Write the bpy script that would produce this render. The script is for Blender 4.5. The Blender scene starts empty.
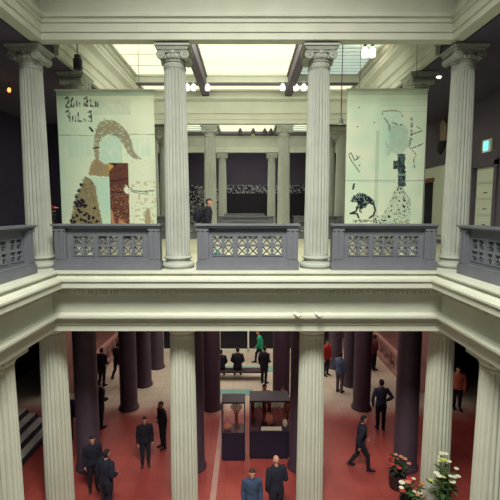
import bpy, bmesh, math, random
from mathutils import Vector, Matrix
random.seed(7)
C = bpy.context.scene.collection
PI = math.pi

# ------------------------------------------------------------------ camera, world, lights, exposure
cam_d = bpy.data.cameras.new('camera'); cam = bpy.data.objects.new('camera', cam_d); C.objects.link(cam)
cam.location = (0, 0, 1.46); cam.rotation_euler = (math.radians(90 - 5.85), 0, 0)
cam_d.sensor_width = 36; cam_d.lens = 36 * 410 / 500; cam_d.shift_x = 3 / 500
cam_d.clip_start = 0.05; cam_d.clip_end = 200
bpy.context.scene.camera = cam
vs = bpy.context.scene.view_settings
vs.view_transform = 'Standard'; vs.look = 'None'; vs.gamma = 1; vs.exposure = 0.12; vs.use_curve_mapping = False

world = bpy.data.worlds.new('world'); bpy.context.scene.world = world; world.use_nodes = True
wb = world.node_tree.nodes['Background']; wb.inputs[0].default_value = (0.34, 0.32, 0.66, 1); wb.inputs[1].default_value = 0.05

def area(name, loc, sx, sy, power, col, rot=(0, 0, 0), spread=PI):
    d = bpy.data.lights.new(name, 'AREA'); d.shape = 'RECTANGLE'; d.size = sx; d.size_y = sy
    d.energy = power; d.color = col; d.spread = spread
    o = bpy.data.objects.new(name, d); C.objects.link(o); o.location = loc; o.rotation_euler = rot
    return o
area('atrium_skylight_lamp', (0, 3.2, 8.55), 3.6, 4.6, 1330, (1.0, 1.0, 0.86), (math.radians(24), 0, 0), math.radians(110))
area('bay_laylight_lamp', (0, 12.2, 6.2), 5, 2.5, 370, (1.0, 1.0, 0.80), (math.radians(48), 0, 0))
area('far_bay_laylight_lamp', (0, 21.5, 6.1), 4, 3, 430, (1.0, 1.0, 0.82), (math.radians(50), 0, 0))
area('lower_hall_lamp', (0.9, 13.6, -1.6), 7, 3.6, 100, (1.0, 0.66, 0.60))
area('lower_terrace_lamp', (0, 19.2, -1.6), 9, 3.5, 300, (1.0, 0.90, 0.74))
area('ramp_lamp_right', (6.4, 20.5, -1.7), 1.6, 3.5, 60, (1.0, 0.72, 0.62))
area('ramp_lamp_left', (-6.4, 20.5, -1.7), 1.6, 3.5, 60, (1.0, 0.72, 0.62))
area('far_wall_fill', (0, 33.6, 6.1), 8, 1.5, 75, (1.0, 0.97, 1.0), (math.radians(25), 0, 0))  # added fill that lifts the far wall, no fixture there
area('side_gallery_lamp', (7.0, 17.5, 5.2), 1.2, 3.0, 55, (1.0, 0.98, 0.86))
area('stair_lamp_left', (-7.2, 8.2, -1.8), 1.2, 2.0, 20, (1.0, 0.98, 0.92))

# ------------------------------------------------------------------ materials
def lin(c):
    return tuple(((x / 12.92) if x <= 0.04045 else ((x + 0.055) / 1.055) ** 2.4) for x in c)
def hexc(h):
    return lin(tuple(int(h[i:i + 2], 16) / 255 for i in (0, 2, 4)))
def mat(name, h, rough=0.7, h2=None, scale=3.0, metal=0.0, bump=0.0, amount=0.5, emit=None, es=0.0):
    m = bpy.data.materials.new(name); m.use_nodes = True
    nt = m.node_tree; b = nt.nodes['Principled BSDF']
    c = hexc(h); b.inputs['Base Color'].default_value = (*c, 1)
    b.inputs['Roughness'].default_value = rough; b.inputs['Metallic'].default_value = metal
    if h2:
        tc = nt.nodes.new('ShaderNodeTexCoord'); n = nt.nodes.new('ShaderNodeTexNoise')
        n.inputs['Scale'].default_value = scale; n.inputs['Detail'].default_value = 5
        nt.links.new(tc.outputs['Object'], n.inputs['Vector'])
        r = nt.nodes.new('ShaderNodeValToRGB')
        r.color_ramp.elements[0].position = 0.5 - amount / 2; r.color_ramp.elements[1].position = 0.5 + amount / 2
        r.color_ramp.elements[0].color = (*c, 1); r.color_ramp.elements[1].color = (*hexc(h2), 1)
        nt.links.new(n.outputs['Fac'], r.inputs['Fac']); nt.links.new(r.outputs['Color'], b.inputs['Base Color'])
        if bump:
            bp = nt.nodes.new('ShaderNodeBump'); bp.inputs['Strength'].default_value = bump; bp.inputs['Distance'].default_value = 0.02
            nt.links.new(n.outputs['Fac'], bp.inputs['Height']); nt.links.new(bp.outputs['Normal'], b.inputs['Normal'])
    if emit:
        b.inputs['Emission Color'].default_value = (*hexc(emit), 1); b.inputs['Emission Strength'].default_value = es
    return m
M = {}
M['stone'] = mat('painted_stone', 'bfc1b3', 0.75, 'cccdc1', 1.5, bump=0.05)
M['column'] = mat('column_stone', '9a9d97', 0.7, 'aaada5', 2.5, bump=0.08)
M['rail'] = mat('rail_grey_paint', '63656f', 0.55, '6c6e78', 4)
M['dark_col'] = mat('unlit_plum_marble', '3d303d', 0.5, '493846', 3)  # red-brown marble coloured dark plum for its unlit look
M['upfloor'] = mat('upper_floor_stone', 'd3d0b8', 0.5, 'c6c3aa', 1.5)
M['plum_wall'] = mat('plum_plaster', '5a525f', 0.85, '635a68', 1.2)
M['navy_wall'] = mat('navy_plaster', '322c46', 0.85, '3a3350', 1.2)
M['white_wall'] = mat('white_plaster', 'd5dacb', 0.8, 'c9cfc0', 1.2)
M['shade_ceiling'] = mat('gallery_ceiling_shade', '4a4258', 0.9, '53495f', 1.2)  # dark plum stands in for the shade under the side galleries
M['black'] = mat('black_panel', '0a0816', 0.6, '100c1e', 2)
M['darkmetal'] = mat('dark_metal', '2c2838', 0.4, metal=0.3)
M['beam'] = mat('plum_beam_paint', '5c5464', 0.7, '665d6d', 3)
M['whitemetal'] = mat('white_enamel', 'dfe2d2', 0.4)
M['laylight'] = mat('laylight_glass', 'f2f2dc', 0.4, emit='f3f4d6', es=0.80)
M['laylight_dim'] = mat('dim_laylight_glass', 'dfe8da', 0.4, emit='cfe0d0', es=0.55)
M['louvre'] = mat('louvre_grey', '6d7f83', 0.6)
M['lampwarm'] = mat('warm_lamp_glass', 'fff0d0', 0.4, emit='fff0cc', es=6)
M['lampwhite'] = mat('white_lamp_glass', 'f6f8e8', 0.4, emit='f6f8e8', es=1.3)
M['wood'] = mat('varnished_wood', '8a5a3a', 0.5, '6f452c', 8)
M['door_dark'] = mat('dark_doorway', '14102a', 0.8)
M['glass_dark'] = mat('night_window_glass', '0c0a1c', 0.35)
M['terra_bench'] = mat('bench_brown', '3c2a34', 0.6)
M['case'] = mat('case_navy_laminate', '1f1c33', 0.5)
M['salmon'] = mat('salmon_terracotta', 'd0836c', 0.7, 'b8624c', 12)
M['rust'] = mat('rust_backing', 'a8503c', 0.7, '8a3c30', 6)
M['cream_paper'] = mat('cream_label_card', 'd8cdb8', 0.7)
M['teal'] = mat('teal_runner', '6f9c98', 0.8, '7faaa2', 5)
M['pinkwall'] = mat('pink_marble_wall', '9a7670', 0.7, '8a6660', 2)
M['pinkstone'] = mat('pink_marble_rail', 'b8938a', 0.6, 'a5807a', 3)
M['marble'] = mat('white_marble_step', 'c6cec6', 0.5, 'b3bcb6', 4)
M['stepdark'] = mat('dark_step_riser', '241f33', 0.8)
M['leaf'] = mat('dark_leaf', '27351f', 0.6, '33462a', 9)
M['leaf2'] = mat('bright_leaf', '4c6a3a', 0.6, '2f4a28', 9)
M['blossom_white'] = mat('white_petals', 'e2e4cc', 0.7)
M['blossom_yellow'] = mat('yellow_green_petals', 'c3cf6a', 0.7)
M['blossom_red'] = mat('red_petals', 'b3323c', 0.7)
M['blossom_peach'] = mat('peach_petals', 'c98468', 0.7)
M['pot'] = mat('dark_pot', '2a2226', 0.5)
M['skin'] = mat('skin', 'c08a74', 0.6)
M['hair_dark'] = mat('dark_hair', '17121a', 0.8)
M['hair_brown'] = mat('brown_hair', '3b2520', 0.8)
M['cloth_black'] = mat('black_cloth', '100d1c', 0.9, '161226', 15)
M['cloth_navy'] = mat('navy_cloth', '131427', 0.9, '181a30', 15)
M['cloth_blue'] = mat('blue_cloth', '2e3f5c', 0.9, '37496a', 15)
M['cloth_steel'] = mat('steel_blue_cloth', '4a5f7c', 0.9, '55698a', 15)
M['cloth_grey'] = mat('grey_cloth', '5d5058', 0.9, '685a62', 15)
M['cloth_red'] = mat('red_cloth', 'c02a2c', 0.9, 'a82024', 15)
M['cloth_green'] = mat('green_cloth', '1f9a72', 0.9, '178a64', 15)
M['cloth_salmon'] = mat('salmon_cloth', 'd98a6a', 0.9, 'c87a5c', 15)
M['cloth_maroon'] = mat('maroon_cloth', '6a2634', 0.9, '5a1e2c', 15)
M['teal_bag'] = mat('teal_bag_plastic', '1fa0ae', 0.5)
M['orange_glass'] = mat('orange_lamp_glass', 'ff9a50', 0.4, emit='ff8a40', es=3)
M['screen'] = mat('cyan_screen', '60e0e8', 0.3, emit='6ae6ee', es=1.6)
M['beige'] = mat('beige_fabric', 'a58c80', 0.9)

def floor_mat():
    m = bpy.data.materials.new('lower_floor_tiles'); m.use_nodes = True; nt = m.node_tree; b = nt.nodes['Principled BSDF']
    tc = nt.nodes.new('ShaderNodeTexCoord'); sep = nt.nodes.new('ShaderNodeSeparateXYZ'); nt.links.new(tc.outputs['Object'], sep.inputs[0])
    n = nt.nodes.new('ShaderNodeTexNoise'); n.inputs['Scale'].default_value = 0.9; n.inputs['Detail'].default_value = 4
    nt.links.new(tc.outputs['Object'], n.inputs['Vector'])
    # stone of the rear terrace begins beyond y = 16
    nj = nt.nodes.new('ShaderNodeMath'); nj.operation = 'MULTIPLY_ADD'; nj.inputs[1].default_value = 1.6
    nt.links.new(n.outputs['Fac'], nj.inputs[0]); nt.links.new(sep.outputs['Y'], nj.inputs[2])
    mr = nt.nodes.new('ShaderNodeMapRange'); mr.interpolation_type = 'SMOOTHSTEP'; mr.inputs['From Min'].default_value = 15.4; mr.inputs['From Max'].default_value = 17.4
    nt.links.new(nj.outputs[0], mr.inputs['Value'])
    lt = nt.nodes.new('ShaderNodeMath'); lt.operation = 'LESS_THAN'; lt.inputs[1].default_value = 8.9  # unseen near floor made pale to keep red bounce off the mouldings
    nt.links.new(sep.outputs['Y'], lt.inputs[0])
    a = nt.nodes.new('ShaderNodeMath'); a.operation = 'MAXIMUM'
    nt.links.new(mr.outputs[0], a.inputs[0]); nt.links.new(lt.outputs[0], a.inputs[1])
    r = nt.nodes.new('ShaderNodeValToRGB')
    r.color_ramp.elements[0].position = 0.35; r.color_ramp.elements[0].color = (*hexc('8e3a38'), 1)
    r.color_ramp.elements[1].position = 0.65; r.color_ramp.elements[1].color = (*hexc('a34a42'), 1)
    nt.links.new(n.outputs['Fac'], r.inputs['Fac'])
    br = nt.nodes.new('ShaderNodeTexBrick'); br.inputs['Scale'].default_value = 1.6; br.offset = 0
    br.inputs['Mortar Size'].default_value = 0.012; br.inputs['Brick Width'].default_value = 1; br.inputs['Row Height'].default_value = 1
    br.inputs['Color1'].default_value = (1, 1, 1, 1); br.inputs['Color2'].default_value = (0.9, 0.9, 0.9, 1); br.inputs['Mortar'].default_value = (0.6, 0.55, 0.55, 1)
    nt.links.new(tc.outputs['Object'], br.inputs['Vector'])
    mx = nt.nodes.new('ShaderNodeMixRGB'); mx.inputs[2].default_value = (*hexc('c9bfae'), 1)
    nt.links.new(a.outputs[0], mx.inputs[0]); nt.links.new(r.outputs['Color'], mx.inputs[1])
    mu = nt.nodes.new('ShaderNodeMixRGB'); mu.blend_type = 'MULTIPLY'; mu.inputs[0].default_value = 1
    nt.links.new(mx.outputs[0], mu.inputs[1]); nt.links.new(br.outputs['Color'], mu.inputs[2])
    nt.links.new(mu.outputs[0], b.inputs['Base Color']); b.inputs['Roughness'].default_value = 0.45
    return m
M['lowfloor'] = floor_mat()

def speckle_mat():
    m = bpy.data.materials.new('speckled_mosaic'); m.use_nodes = True; nt = m.node_tree; b = nt.nodes['Principled BSDF']
    tc = nt.nodes.new('ShaderNodeTexCoord'); v = nt.nodes.new('ShaderNodeTexVoronoi'); v.inputs['Scale'].default_value = 4.5
    nt.links.new(tc.outputs['Object'], v.inputs['Vector'])
    n = nt.nodes.new('ShaderNodeTexNoise'); n.inputs['Scale'].default_value = 7; n.inputs['Detail'].default_value = 4
    nt.links.new(tc.outputs['Object'], n.inputs['Vector'])
    r = nt.nodes.new('ShaderNodeValToRGB'); r.color_ramp.interpolation = 'CONSTANT'
    r.color_ramp.elements[0].position = 0; r.color_ramp.elements[0].color = (*hexc('120e20'), 1)
    r.color_ramp.elements[1].position = 0.55; r.color_ramp.elements[1].color = (*hexc('b9bcb4'), 1)
    e = r.color_ramp.elements.new(0.49); e.color = (*hexc('6c6a78'), 1)
    nt.links.new(n.outputs['Fac'], r.inputs['Fac']); nt.links.new(r.outputs['Color'], b.inputs['Base Color'])
    b.inputs['Roughness'].default_value = 0.5
    return m
M['speckle'] = speckle_mat()

def paint_mat():
    m = bpy.data.materials.new('painted_banner_cloth'); m.use_nodes = True; nt = m.node_tree; b = nt.nodes['Principled BSDF']
    at = nt.nodes.new('ShaderNodeAttribute'); at.attribute_name = 'Paint'
    nt.links.new(at.outputs['Color'], b.inputs['Base Color']); b.inputs['Roughness'].default_value = 0.8
    tl = nt.nodes.new('ShaderNodeBsdfTranslucent'); nt.links.new(at.outputs['Color'], tl.inputs['Color'])
    mx = nt.nodes.new('ShaderNodeMixShader'); mx.inputs[0].default_value = .45
    nt.links.new(b.outputs[0], mx.inputs[1]); nt.links.new(tl.outputs[0], mx.inputs[2]); nt.links.new(mx.outputs[0], nt.nodes['Material Output'].inputs['Surface'])
    tc = nt.nodes.new('ShaderNodeTexCoord'); n = nt.nodes.new('ShaderNodeTexNoise'); n.inputs['Scale'].default_value = 2.2; n.inputs['Detail'].default_value = 4
    nt.links.new(tc.outputs['Object'], n.inputs['Vector'])
    bp = nt.nodes.new('ShaderNodeBump'); bp.inputs['Strength'].default_value = 0.35; bp.inputs['Distance'].default_value = 0.05
    nt.links.new(n.outputs['Fac'], bp.inputs['Height']); nt.links.new(bp.outputs['Normal'], b.inputs['Normal'])
    return m
M['paint'] = paint_mat()

# ------------------------------------------------------------------ mesh helpers
class MB:
    def __init__(s): s.v = []; s.f = []
    def add(s, vs_, fs):
        k = len(s.v); s.v += [tuple(p) for p in vs_]; s.f += [tuple(i + k for i in f) for f in fs]; return s
    def box(s, x0, x1, y0, y1, z0, z1):
        return s.add([(x0,y0,z0),(x1,y0,z0),(x1,y1,z0),(x0,y1,z0),(x0,y0,z1),(x1,y0,z1),(x1,y1,z1),(x0,y1,z1)],
                     [(0,3,2,1),(4,5,6,7),(0,1,5,4),(1,2,6,5),(2,3,7,6),(3,0,4,7)])
    def lathe(s, prof, n=24, cx=0, cy=0, cap=True):
        vs_ = []; fs = []
        for r, z in prof:
            for i in range(n):
                a = 2*PI*i/n; vs_.append((cx + r*math.cos(a), cy + r*math.sin(a), z))
        for j in range(len(prof)-1):
            for i in range(n):
                fs.append((j*n+i, j*n+(i+1)%n, (j+1)*n+(i+1)%n, (j+1)*n+i))
        if cap:
            fs.append(tuple(reversed(range(n)))); fs.append(tuple((len(prof)-1)*n+i for i in range(n)))
        return s.add(vs_, fs)
    def tube(s, pts, rad, n=8, flat=1.0):
        P = [Vector(p) for p in pts]; R = rad if isinstance(rad, (list, tuple)) else [rad]*len(P)
        vs_ = []; fs = []; up = None
        for j, p in enumerate(P):
            t = (P[min(j+1, len(P)-1)] - P[max(j-1, 0)]).normalized()
            if up is None:
                up = Vector((0,0,1)) if abs(t.z) < 0.9 else Vector((0,1,0))
            u = t.cross(up).normalized(); w = u.cross(t).normalized(); up = w
            for i in range(n):
                a = 2*PI*i/n; vs_.append(p + u*(R[j]*math.cos(a)) + w*(R[j]*flat*math.sin(a)))
        for j in range(len(P)-1):
            for i in range(n):
                fs.append((j*n+i, j*n+(i+1)%n, (j+1)*n+(i+1)%n, (j+1)*n+i))
        fs.append(tuple(reversed(range(n)))); fs.append(tuple((len(P)-1)*n+i for i in range(n)))
        return s.add(vs_, fs)
    def ball(s, c, rx, ry=None, rz=None, n=12, m=8, rot=None):
        ry = ry or rx; rz = rz or rx; vs_ = []; fs = []
        def T(p):
            q = Vector(p)
            if rot: q = rot @ q
            return q + Vector(c)
        vs_.append(T((0,0,-rz)))
        for j in range(1, m):
            ph = -PI/2 + PI*j/m
            for i in range(n):
                a = 2*PI*i/n; vs_.append(T((rx*math.cos(ph)*math.cos(a), ry*math.cos(ph)*math.sin(a), rz*math.sin(ph))))
        vs_.append(T((0,0,rz))); L = len(vs_)-1
        for i in range(n): fs.append((0, 1+(i+1)%n, 1+i))
        for j in range(m-2):
            for i in range(n): fs.append((1+j*n+i, 1+j*n+(i+1)%n, 1+(j+1)*n+(i+1)%n, 1+(j+1)*n+i))
        for i in range(n): fs.append((1+(m-2)*n+i, 1+(m-2)*n+(i+1)%n, L))
        return s.add(vs_, fs)
    def prism(s, poly, axis, a0, a1):
        """poly in the two other axes (ordered), extruded along axis from a0 to a1"""
        n = len(poly)
        def P(u, v, a): return {'x': (a,u,v), 'y': (u,a,v), 'z': (u,v,a)}[axis]
        vs_ = [P(u,v,a0) for u,v in poly] + [P(u,v,a1) for u,v in poly]
        fs = [tuple(range(n)), tuple(reversed(range(n, 2*n)))] + [(i, i+n, (i+1)%n+n, (i+1)%n) for i in range(n)]
        return s.add(vs_, fs)
    def sweep(s, paths, closed_profile=True):
        """paths: one polyline (list of xyz) per profile point, all the same length"""
        n = len(paths); L = len(paths[0]); vs_ = [p for path in paths for p in path]; fs = []
        for i in range(n):
            j = (i+1) % n
            for k in range(L-1): fs.append((i*L+k, i*L+k+1, j*L+k+1, j*L+k))
        fs.append(tuple(i*L for i in range(n))); fs.append(tuple(i*L+L-1 for i in reversed(range(n))))
        return s.add(vs_, fs)
    def mesh(s, name, m, smooth=False):
        me = bpy.data.meshes.new(name); me.from_pydata(s.v, [], s.f)
        b = bmesh.new(); b.from_mesh(me); bmesh.ops.recalc_face_normals(b, faces=b.faces); b.to_mesh(me); b.free()
        if m: me.materials.append(m)
        if smooth:
            me.polygons.foreach_set('use_smooth', [True]*len(me.polygons))
            try: me.set_sharp_from_angle(angle=math.radians(38))
            except Exception: pass
        return me
    def build(s, name, m, parent=None, smooth=False, loc=None):
        o = bpy.data.objects.new(name, s.mesh(name, m, smooth)); C.objects.link(o)
        if parent: o.parent = parent
        if loc: o.location = loc
        return o
def tag(o, label=None, cat=None, group=None, kind=None):
    if label: o['label'] = label
    if cat: o['category'] = cat
    if group: o['group'] = group
    if kind: o['kind'] = kind
    return o
def thing(name, label, cat, loc=(0,0,0), rz=0, group=None):
    o = bpy.data.objects.new(name, None); C.objects.link(o); o.location = loc; o.rotation_euler = (0,0,rz)
    return tag(o, label, cat, group)
def kids(o): return [c for c in bpy.data.objects if c.parent == o]
def copy_tree(o, parent=None, names=True):
    c = o.copy(); C.objects.link(c)
    if parent: c.parent = parent
    for ch in kids(o): copy_tree(ch, c)
    return c
def place(proto, first, loc, rz, label, group=None):
    o = proto if first else copy_tree(proto)
    o.location = loc; o.rotation_euler = (0,0,rz); o['label'] = label
    if group: o['group'] = group
    return o
def struct(o): o['kind'] = 'structure'; return o

# ------------------------------------------------------------------ setting
LZ = -6.5       # lower floor level
m = MB(); m.box(-11, 11, -3, 26, LZ-0.2, LZ)
struct(m.build('floor', M['lowfloor']))
# upper gallery floor (U shape around the well, then the rear hall)
m = MB(); m.box(-9.4, 9.4, 10.4, 36.4, -1.3, 0).box(-9.4, -5.48, -3, 10.4, -1.3, 0).box(5.48, 9.4, -3, 10.4, -1.3, 0)
struct(m.build('floor_gallery', M['upfloor']))

def U(o, z, xf=4.58, yf=9.5): return [(-(xf-o), -2.8, z), (-(xf-o), yf-o, z), (xf-o, yf-o, z), (xf-o, -2.8, z)]
prof = [(-.9,-1.45),(0,-1.45),(0,-1.30),(.03,-1.29),(.03,-1.16),(.06,-1.14),(.16,-1.12),(.18,-1.09),(.18,-1.04),(.05,-1.03),(0,-1.0),(0,-.56),
        (.05,-.54),(.05,-.44),(.10,-.43),(.12,-.38),(.40,-.35),(.42,-.33),(.42,-.20),(.46,-.18),(.46,-.14),(.30,-.135),(.20,-.10),(.18,-.05),(.25,-.03),(.25,0.0),(-.9,0.0)]
m = MB(); m.sweep([U(o, z) for o, z in prof])
x = -4.5
while x < 4.5:
    m.box(x, x+.045, 9.5-.105, 9.5-.04, -.535, -.44); x += .085
y = 4.0
while y < 9.4:
    for sx in (-1, 1):
        a, b_ = sorted((sx*(4.58-.105), sx*(4.58-.04))); m.box(a, b_, y, y+.045, -.535, -.44)
    y += .085
struct(m.build('trim_1', M['stone']))
prof = [(-.9,5.5),(-.28,5.5),(-.28,5.19),(0,5.19),(0,5.33),(.035,5.34),(.035,5.52),(.07,5.53),(.07,5.60),(.13,5.63),(.13,5.70),(.02,5.72),(0,5.76),(0,6.15),
        (.08,6.17),(.12,6.26),(.34,6.30),(.36,6.44),(.42,6.48),(.42,6.54),(0,6.56),(0,8.8),(-.9,8.8)]
m = MB(); m.sweep([U(o, z, 4.58, 9.55) for o, z in prof])
struct(m.build('trim_2', M['stone']))
# inner side entablatures and cross entablatures of the rear bays
def run_y(prof, sx, y0, y1, name):
    m = MB(); m.sweep([[(sx*(4.6-o), y0, z), (sx*(4.6-o), y1, z)] for o, z in prof]); return struct(m.build(name, M['stone']))
ip = [(-.8,5.4),(-.12,5.4),(-.12,5.17),(0,5.17),(0,5.36),(.03,5.37),(.03,5.58),(.10,5.62),(.10,5.68),(0,5.70),(0,6.02),(.04,6.06),(.16,6.14),(.16,6.22),(.20,6.28),(.20,6.34),(-.02,6.38),(-.02,6.60),(.06,6.64),(.06,6.9),(-.8,6.9)]
run_y(ip, -1, 10.46, 18.68, 'trim_3'); run_y(ip, 1, 10.46, 18.68, 'trim_4')
def run_x(prof, yf, th, x0, x1, name):
    m = MB(); m.sweep([[(x0, yf-o, z), (x1, yf-o, z)] for o, z in prof]); return struct(m.build(name, M['stone']))
cp = [(-.8,5.45),(-.3,5.45),(-.3,5.19),(0,5.19),(0,5.36),(.03,5.37),(.03,5.58),(.10,5.62),(.10,5.68),(0,5.70),(0,6.12),(.06,6.16),(.18,6.22),(.20,6.30),(0,6.32),(0,6.9),(-.8,6.9)]
run_x(cp, 18.7, .8, -8, 8, 'trim_5')
run_x(cp, 28.2, .8, -8, 8, 'trim_6')

m = MB()
for x_ in (-1.69, 1.69):
    m.box(x_-.3, x_+.3, 9.86, 10.3, 5.15, 5.5)
    for yy in (19.1, 28.6): m.box(x_-.2, x_+.2, yy-.08, yy+.3, 5.15, 5.45)
struct(m.build('trim_12', M['stone']))
# ceilings: roof above the well, the gallery ceilings and the slab above the laylights
m = MB(); m.box(-9.4, 9.4, -3, 10.4, 8.85, 9.1); struct(m.build('ceiling', M['stone']))
m = MB(); m.box(-9.4, 9.4, 10.4, 36.4, 7.0, 7.2); struct(m.build('ceiling_rear', M['stone']))
m = MB(); m.box(-9.4, -4.73, 9.9, 18.6, 5.16, 5.39).box(4.73, 9.4, 9.9, 18.6, 5.16, 5.39).box(-9.4, -4.88, -3, 9.9, 5.16, 5.39).box(4.88, 9.4, -3, 9.9, 5.16, 5.39); struct(m.build('ceiling_side_galleries', M['shade_ceiling']))  # set low to hide the lit soffits, their shade put into the colour
m = MB(); m.box(-9.4, 9.4, 29.05, 36.4, 6.2, 6.4); struct(m.build('ceiling_far', M['plum_wall']))
m = MB(); m.box(-10.9, 10.9, 10.45, 26, -1.47, -1.32).box(-10.9, -5.5, -3, 10.45, -1.47, -1.32).box(5.5, 10.9, -3, 10.45, -1.47, -1.32); struct(m.build('ceiling_lower', M['dark_col']))

# walls, upper level
m = MB(); m.box(-9.6, -9.4, -3, 19.8, 0, 9); struct(m.build('wall_left', M['navy_wall']))
m = MB(); m.box(9.4, 9.6, -3, 12.4, 0, 9); struct(m.build('wall_right', M['plum_wall']))
# right gallery wall stands at x = 8 : openings for a doorway and a panelled door
m = MB()
m.box(8.0, 8.2, 12.4, 13.3, 0, 5.5).box(8.0, 8.2, 13.3, 14.7, 2.95, 5.5).box(8.0, 8.2, 14.7, 22.5, 3.2, 5.5).box(8.0, 8.2, 14.7, 15.2, 0, 3.2)
m.box(8.0, 9.6, 12.2, 12.4, 0, 5.5)
struct(m.build('wall_right_gallery', M['plum_wall']))
m = MB(); m.box(8.0, 8.2, 15.2, 17.8, 0, 3.2).box(8.0, 8.2, 19.05, 22.5, 0, 3.2).box(8.0, 8.2, 17.8, 19.05, 2.75, 3.2)
struct(m.build('wall_right_white', M['white_wall']))
m = MB(); m.box(7.95, 8.0, 15.2, 22.5, 3.2, 3.27); struct(m.build('trim_7', M['beam']))
m = MB(); m.box(7.96, 8.0, 15.2, 17.8, 0, .16).box(7.96, 8.0, 19.05, 22.5, 0, .16).box(7.97, 8.0, 15.2, 17.8, .3, .34); struct(m.build('baseboard_right', M['beam']))
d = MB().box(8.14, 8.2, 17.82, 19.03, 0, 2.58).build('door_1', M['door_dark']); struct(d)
MB().box(7.94, 8.16, 17.72, 19.13, 2.58, 2.75).build('lintel', M['wood'], d)
MB().box(8.12, 8.135, 17.92, 18.93, .1, 2.5).build('door_panel', M['black'], d)
# white panelled door at the right edge
d = MB().box(8.1, 8.15, 13.36, 14.64, 0, 2.85).build('door_2', M['white_wall']); struct(d)
fr = MB().box(7.93, 8.12, 13.22, 13.38, 0, 3.0).box(7.93, 8.12, 14.62, 14.78, 0, 3.0).box(7.93, 8.12, 13.22, 14.78, 2.85, 3.05).build('door_frame', M['plum_wall'], d)
for k in range(5):
    p = MB().box(8.06, 8.1, 13.5, 14.5, .15+k*.54, .6+k*.54).box(8.045, 8.07, 13.56, 14.44, .2+k*.54, .55+k*.54).build('door_panel', M['white_wall'], d)
    if k in (1, 2, 3): MB().box(8.03, 8.05, 13.86, 14.06, .34+k*.54, .37+k*.54).build('pull', M['darkmetal'], p)
# rear wall of the left gallery, end walls beside the rear hall
m = MB(); m.box(-9.4, -5.5, 19.6, 19.8, 0, 7); struct(m.build('wall_left_end', M['navy_wall']))
m = MB(); m.box(5.5, 8.0, 22.3, 22.5, 0, 7); struct(m.build('wall_right_end', M['plum_wall']))
m = MB(); m.box(-8.2, -8.0, 19.8, 36.4, 0, 7).box(8.0, 8.2, 22.5, 36.4, 0, 7); struct(m.build('wall_far_sides', M['plum_wall']))
m = MB(); m.box(-8.2, 8.2, 36.2, 36.4, 0, 7); struct(m.build('wall_far', M['plum_wall']))  # plum tone here stands in for the shade of the far hall
m = MB(); m.box(-7.9, 7.9, 36.05, 36.2, 2.72, 3.45).box(-7.9, -2.4, 36.05, 36.2, .7, 2.72); struct(m.build('trim_8', M['speckle']))
# black display panel on the far wall
t = thing('black_wall_board', 'wide black panel on the far wall beneath the speckled band', 'wall panel', (1.6, 36.0, 0))
MB().box(-3.9, 4.4, 0, .05, .6, 2.72).build('panel', M['black'], t)
MB().box(-3.55, -3.45, -.05, 0, .6, 2.72).build('light_strip', M['whitemetal'], t)

# walls, lower level
m = MB(); m.box(-10.9, -10.7, -3, 26, LZ, -1.47); struct(m.build('wall_lower_left', M['navy_wall']))
m = MB(); m.box(10.7, 10.9, -3, 26, LZ, -1.47); struct(m.build('wall_lower_right', M['navy_wall']))
m = MB(); m.box(-10.9, -5, 24.5, 24.7, LZ, -1.47).box(5, 10.9, 24.5, 24.7, LZ, -1.47); struct(m.build('wall_lower_back', M['pinkwall']))
w = MB().box(-5.2, 5.2, 22.3, 22.36, LZ, -1.47).build('window_1', M['glass_dark']); struct(w)
f = MB()
for xm in (-4.7, -3.1, -1.53, .07, 1.65, 3.2, 4.8): f.box(xm-.045, xm+.045, 22.2, 22.34, LZ, -1.47)
f.box(-5.2, 5.2, 22.2, 22.34, LZ, LZ+.12); f.build('window_frame', M['whitemetal'], w)

# ------------------------------------------------------------------ columns
NF = 22
def flute_ring(r, depth, per=8):
    out = []
    for i in range(NF*per):
        u = (i % per)/per; a = 2*PI*i/(NF*per)
        d_ = 0 if u < .2 else depth*math.sin(PI*(u-.2)/.8)**.8
        out.append((math.cos(a)*(r-d_), math.sin(a)*(r-d_)))
    return out
def flutes(z0, z1, r0, r1, depth=.032, smooth_ends=True):
    m = MB(); rings = []
    lev = [(0,0),(.004,.0),(.012,.7),(.02,1)] + [(t/8,1) for t in range(1,8)] + [(.985,1),(.992,.7),(.998,0),(1,0)]
    for t, k in lev:
        r = r0 + (r1-r0)*(t**1.5)
        rings.append([(x_, y_, z0+(z1-z0)*t) for x_, y_ in flute_ring(r, depth*k)])
    n = len(rings[0]); fs = []
    for j in range(len(rings)-1):
        for i in range(n): fs.append((j*n+i, j*n+(i+1)%n, (j+1)*n+(i+1)%n, (j+1)*n+i))
    m.add([p for rg in rings for p in rg], fs)
    return m
def torus_prof(r, z0, z1, k=6): 
    zc = (z0+z1)/2; h = (z1-z0)/2
    return [(r - h + h*math.cos(-PI/2 + PI*i/k), zc + h*math.sin(-PI/2 + PI*i/k)) for i in range(k+1)]
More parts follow.
